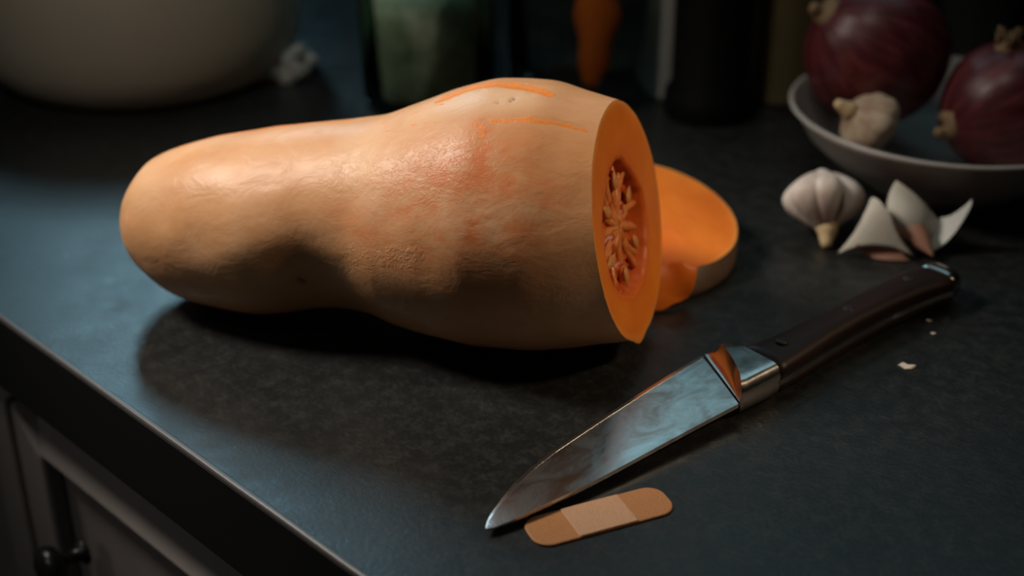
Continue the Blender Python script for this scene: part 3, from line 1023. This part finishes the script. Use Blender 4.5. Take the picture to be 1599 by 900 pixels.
def flake(px, py, w, label):
    c = at(px, py)
    k = w
    P = [(-1, .3), (-.45, .9), (.1, .35), (1.0, .15), (.5, -.5), (-.2, -.75)]
    V = [Vector((x * k, y * k * .8, .0006 + .0012 * max(0, x + y) * k / .005)) for x, y in P] + [Vector((x * k, y * k * .8, .0002)) for x, y in P]
    n = len(P)
    Fc = [tuple(range(n)), tuple(range(n, 2 * n))] + [(i, (i + 1) % n, (i + 1) % n + n, i + n) for i in range(n)]
    o = mesh_obj('garlic_flake', V, Fc, M_flake, None, smooth=False)
    o.location = c; o.rotation_euler = (0, 0, random.uniform(-.4, .1))
    tag(o, label, 'flake', 'garlic skin flakes on the counter')
flake(1416, 574, .0046, 'largest white garlic skin flake, alone on the counter below the knife handle')
flake(1450, 502, .0018, 'tiny pale flake nearest the knife butt')
flake(1457, 522, .0015, 'tiny brownish flake just in front of another tiny flake')

# ------------------------------------------------------------------ bowl of onions
BC = Vector((.300, .918, 0)); BR = .109; BH = .053
prof = [(.001, .004), (.050, .004), (.052, .0), (.057, .0), (.058, .004), (.078, .016), (.095, .032), (.1035, .047), (BR, BH - .001), (BR - .0012, BH + .0008), (BR - .0032, BH + .0006), (BR - .0048, BH - .0018),
        (.097, .041), (.088, .029), (.072, .017), (.050, .010), (.020, .008), (.001, .008)]
bw = lathe('bowl', prof, M_bowl, None, 96, BC)
tag(bw, 'shallow grey-beige ceramic bowl holding red onions and garlic', 'bowl')

def onion(loc, R, axis, label, sq=.94, neck=True, tufts=None):
    root = empty('red_onion', loc)
    tag(root, label, 'onion', 'red onions in the bowl')
    rot = frame_to(axis)
    body = lathe('skin', [(.0015, -R * sq * 1.02)] + [(R * math.sin(math.pi * t) ** .86, -R * sq * math.cos(math.pi * t) * (1 + .10 * max(0, t - .7) / .3)) for t in [i / 30 for i in range(1, 30)]] + [(.003, R * sq * 1.16)],
                 M_onion, root, 72, None, lambda th, k: 1 + .012 * math.cos(5 * th + 3 * k) + .006 * math.cos(13 * th))
    body.matrix_local = rot.to_4x4()
    pts = [rot @ Vector((.0010 * math.sin(i * 1.3), .0012 * math.cos(i), R * (.93 + .34 * i / 7))) for i in range(8)]
    v_, f_ = tube(pts, [R * x for x in (.30, .20, .14, .105, .09, .085, .095, .05)], 12)
    mesh_obj('dry_neck', v_, f_, M_onion_dry, root)['label'] = 'dry papery yellow-brown neck'
    if tufts is not None:
        rnd = random.Random(11)
        td = Vector(tufts).normalized()
        base = td * R * .92
        q = frame_to(td)
        v_, f_ = tube([base - td * .003, base + td * .004, base + td * .006], [R * .20, R * .17, R * .06], 12)
        mesh_obj('root_plate', v_, f_, M_onion_dry, root)
        for i in range(26):
            a = rnd.uniform(0, 2 * math.pi); rr = R * .15 * math.sqrt(rnd.random())
            o = base + q @ Vector((rr * math.cos(a), rr * math.sin(a), .003))
            d = (td + q @ Vector((math.cos(a), math.sin(a), 0)) * .45 * rnd.random()).normalized()
            ln = R * rnd.uniform(.16, .34)
            w = q @ Vector((rnd.uniform(-1, 1), rnd.uniform(-1, 1), 0)) * .0012
            v_, f_ = tube([o, o + d * ln * .5 + w, o + d * ln], [.0011, .0009, .0005], 5)
            mesh_obj('rootlet', v_, f_, M_onion_dry, root)
    return root
o1 = at(1370, 84, .079)
onion(o1, .0500, Vector((-.80, -.10, .55)), 'bigger dark red onion at the back of the bowl, behind the small garlic')
o2 = at(1576, 168, .057)
onion(o2, .0450, at(1432, 222, .040) - o2, 'glossy red onion with root tuft in the bowl, nearer the frame edge', tufts=at(1572, 60, .106) - o2)
garlic('garlic_bulb', at(1352, 190, .055), Vector((-.80, -.15, .55)), .045, 'brownish garlic bulb lying inside the onion bowl', mat=M_garlic_tan, roll=.3)

# ------------------------------------------------------------------ vessels along the back
def crock():
    c = at(172, 180, 0) + Vector((0, .118, 0))
    R = .136
    root = empty('storage_crock', c)
    tag(root, 'large beige rounded crock standing at the far back left of the counter', 'crock')
    prof = [(.001, .0)] + [(.100, .0), (.115, .003), (.126, .013), (.132, .030), (R, .050), (R, .09), (.134, .108), (.132, .116), (.128, .118), (.124, .116), (.122, .10), (.122, .06), (.10, .02), (.001, .012)]
    o = lathe('body', prof, M_crock, root, 72)
    return root
crock()

# crumpled pale wrapper beside it
bm = bmesh.new(); bmesh.ops.create_icosphere(bm, subdivisions=4, radius=1.0)
for v in bm.verts:
    k = v.co.copy()
    v.co = Vector((k.x * .026, k.y * .016, k.z * .016)) * (1 + .5 * mnoise.noise(k * 1.9) + .25 * mnoise.noise(k * 5))
    v.co.z = max(-.011, v.co.z)
o = bm_obj('crumpled_wrapper', bm, M_cloth, None); o.location = at(440, 128, 0) + Vector((0, .01, .0112))
tag(o, 'small pale grey crumpled wrapper next to the beige crock', 'wrapper')

def glass_jar(name, px, py, R, H, mat, label, wall=.003, base=.008):
    c = at(px, py) + Vector((0, R, 0))
    root = empty(name, c); tag(root, label, 'jar')
    prof = [(.001, 0), (R * .90, 0), (R * .98, .003), (R, .010), (R, H * .82), (R * .93, H * .92), (R * .80, H * .96), (R * .80, H), (R * .80 - wall, H), (R * .80 - wall, H * .95),
            (R * .93 - wall, H * .90), (R - wall, H * .81), (R - wall, base + .004), (R * .9, base), (.001, base)]
    lathe('glass_body', prof, mat, root, 64)
    rp = [(R * .80, H * .965), (R * .80 + .004, H * .972), (R * .80 + .004, H * .99), (R * .80, H * .998), (R * .80, H * .965)]
    lathe('rim', rp, mat, root, 64, close=False)
    return root, c
j1, c1 = glass_jar('glass_jar', 664, 190, .053, .19, M_greenglass, 'green glass jar with pale olive contents behind the squash')
lathe('contents', [(.001, .009), (.046, .009), (.0494, .014), (.0498, .088), (.040, .094), (.001, .090)], M_contents, j1, 48, None, lambda t, k: 1 + .01 * math.cos(4 * t))['label'] = 'mottled olive contents'
j2, c2 = glass_jar('glass_jar', 917, 182, .064, .21, M_clearglass, 'wide clear glass jar with an orange strip inside')
# the long orange thing inside it
pz = c2 + Vector((.004, -.030, 0))
pts, rad = [], []
for i in range(15):
    t = i / 14
    pts.append(Vector((.004 * math.sin(t * 3), .004 * math.cos(t * 2), .030 + .105 * t)))
    rad.append(.0165 * math.sin(math.pi * (.10 + .62 * t)) + .001)
v_, f_ = tube(pts, rad, 16, 1.0, Vector((0, 1, 0)))
V2 = [Vector((v.x * (1 + .12 * math.sin(v.z * 160)), v.y * .75, v.z)) for v in v_]
o = mesh_obj('dried_pepper', V2, f_, M_pepper, None); o.location = pz + Vector((0, 0, -.020))
tag(o, 'long orange strip standing inside the clear jar', 'pepper')

def bottle(name, px, py, R, mat, label, H=.26, foot=0.0, cat='bottle'):
    c = at(px, py) + Vector((0, R, 0))
    root = empty(name, c); tag(root, label, cat)
    f = foot
    lathe('body', [(.001, 0), (R + f, 0), (R + f + .001, .004), (R + f, .018 if f else .008), (R, .024 if f else .012), (R, H * .62), (R * .95, H * .68), (R * .55, H * .78), (R * .42, H * .84), (R * .42, H * .96), (.001, H * .96)], mat, root, 48)
    lathe('cap', [(R * .50, H * .945), (R * .50, H), (R * .46, H + .003), (.001, H + .003)], mat, root, 32)
    return root
bottle('dark_bottle', 1113, 196, .0300, M_blackglass, 'black bottle with a wider foot between the clear jar and onions', .24, .0045)
bottle('olive_bottle', 1228, 168, .0290, M_olive, 'dull olive-yellow bottle behind the left rim of the onion bowl', .25)
bottle('grey_bottle', 1540, 95, .0330, M_greyjar, 'dim grey bottle just visible behind the two onions', .25)
bottle('jar_highlight_shape', 1040, 158, .0145, M_cloth, 'pale grey shape added for the highlight between the clear jar and the black bottle', .17)  # added bottle shape standing in for the highlight at the clear jar's edge
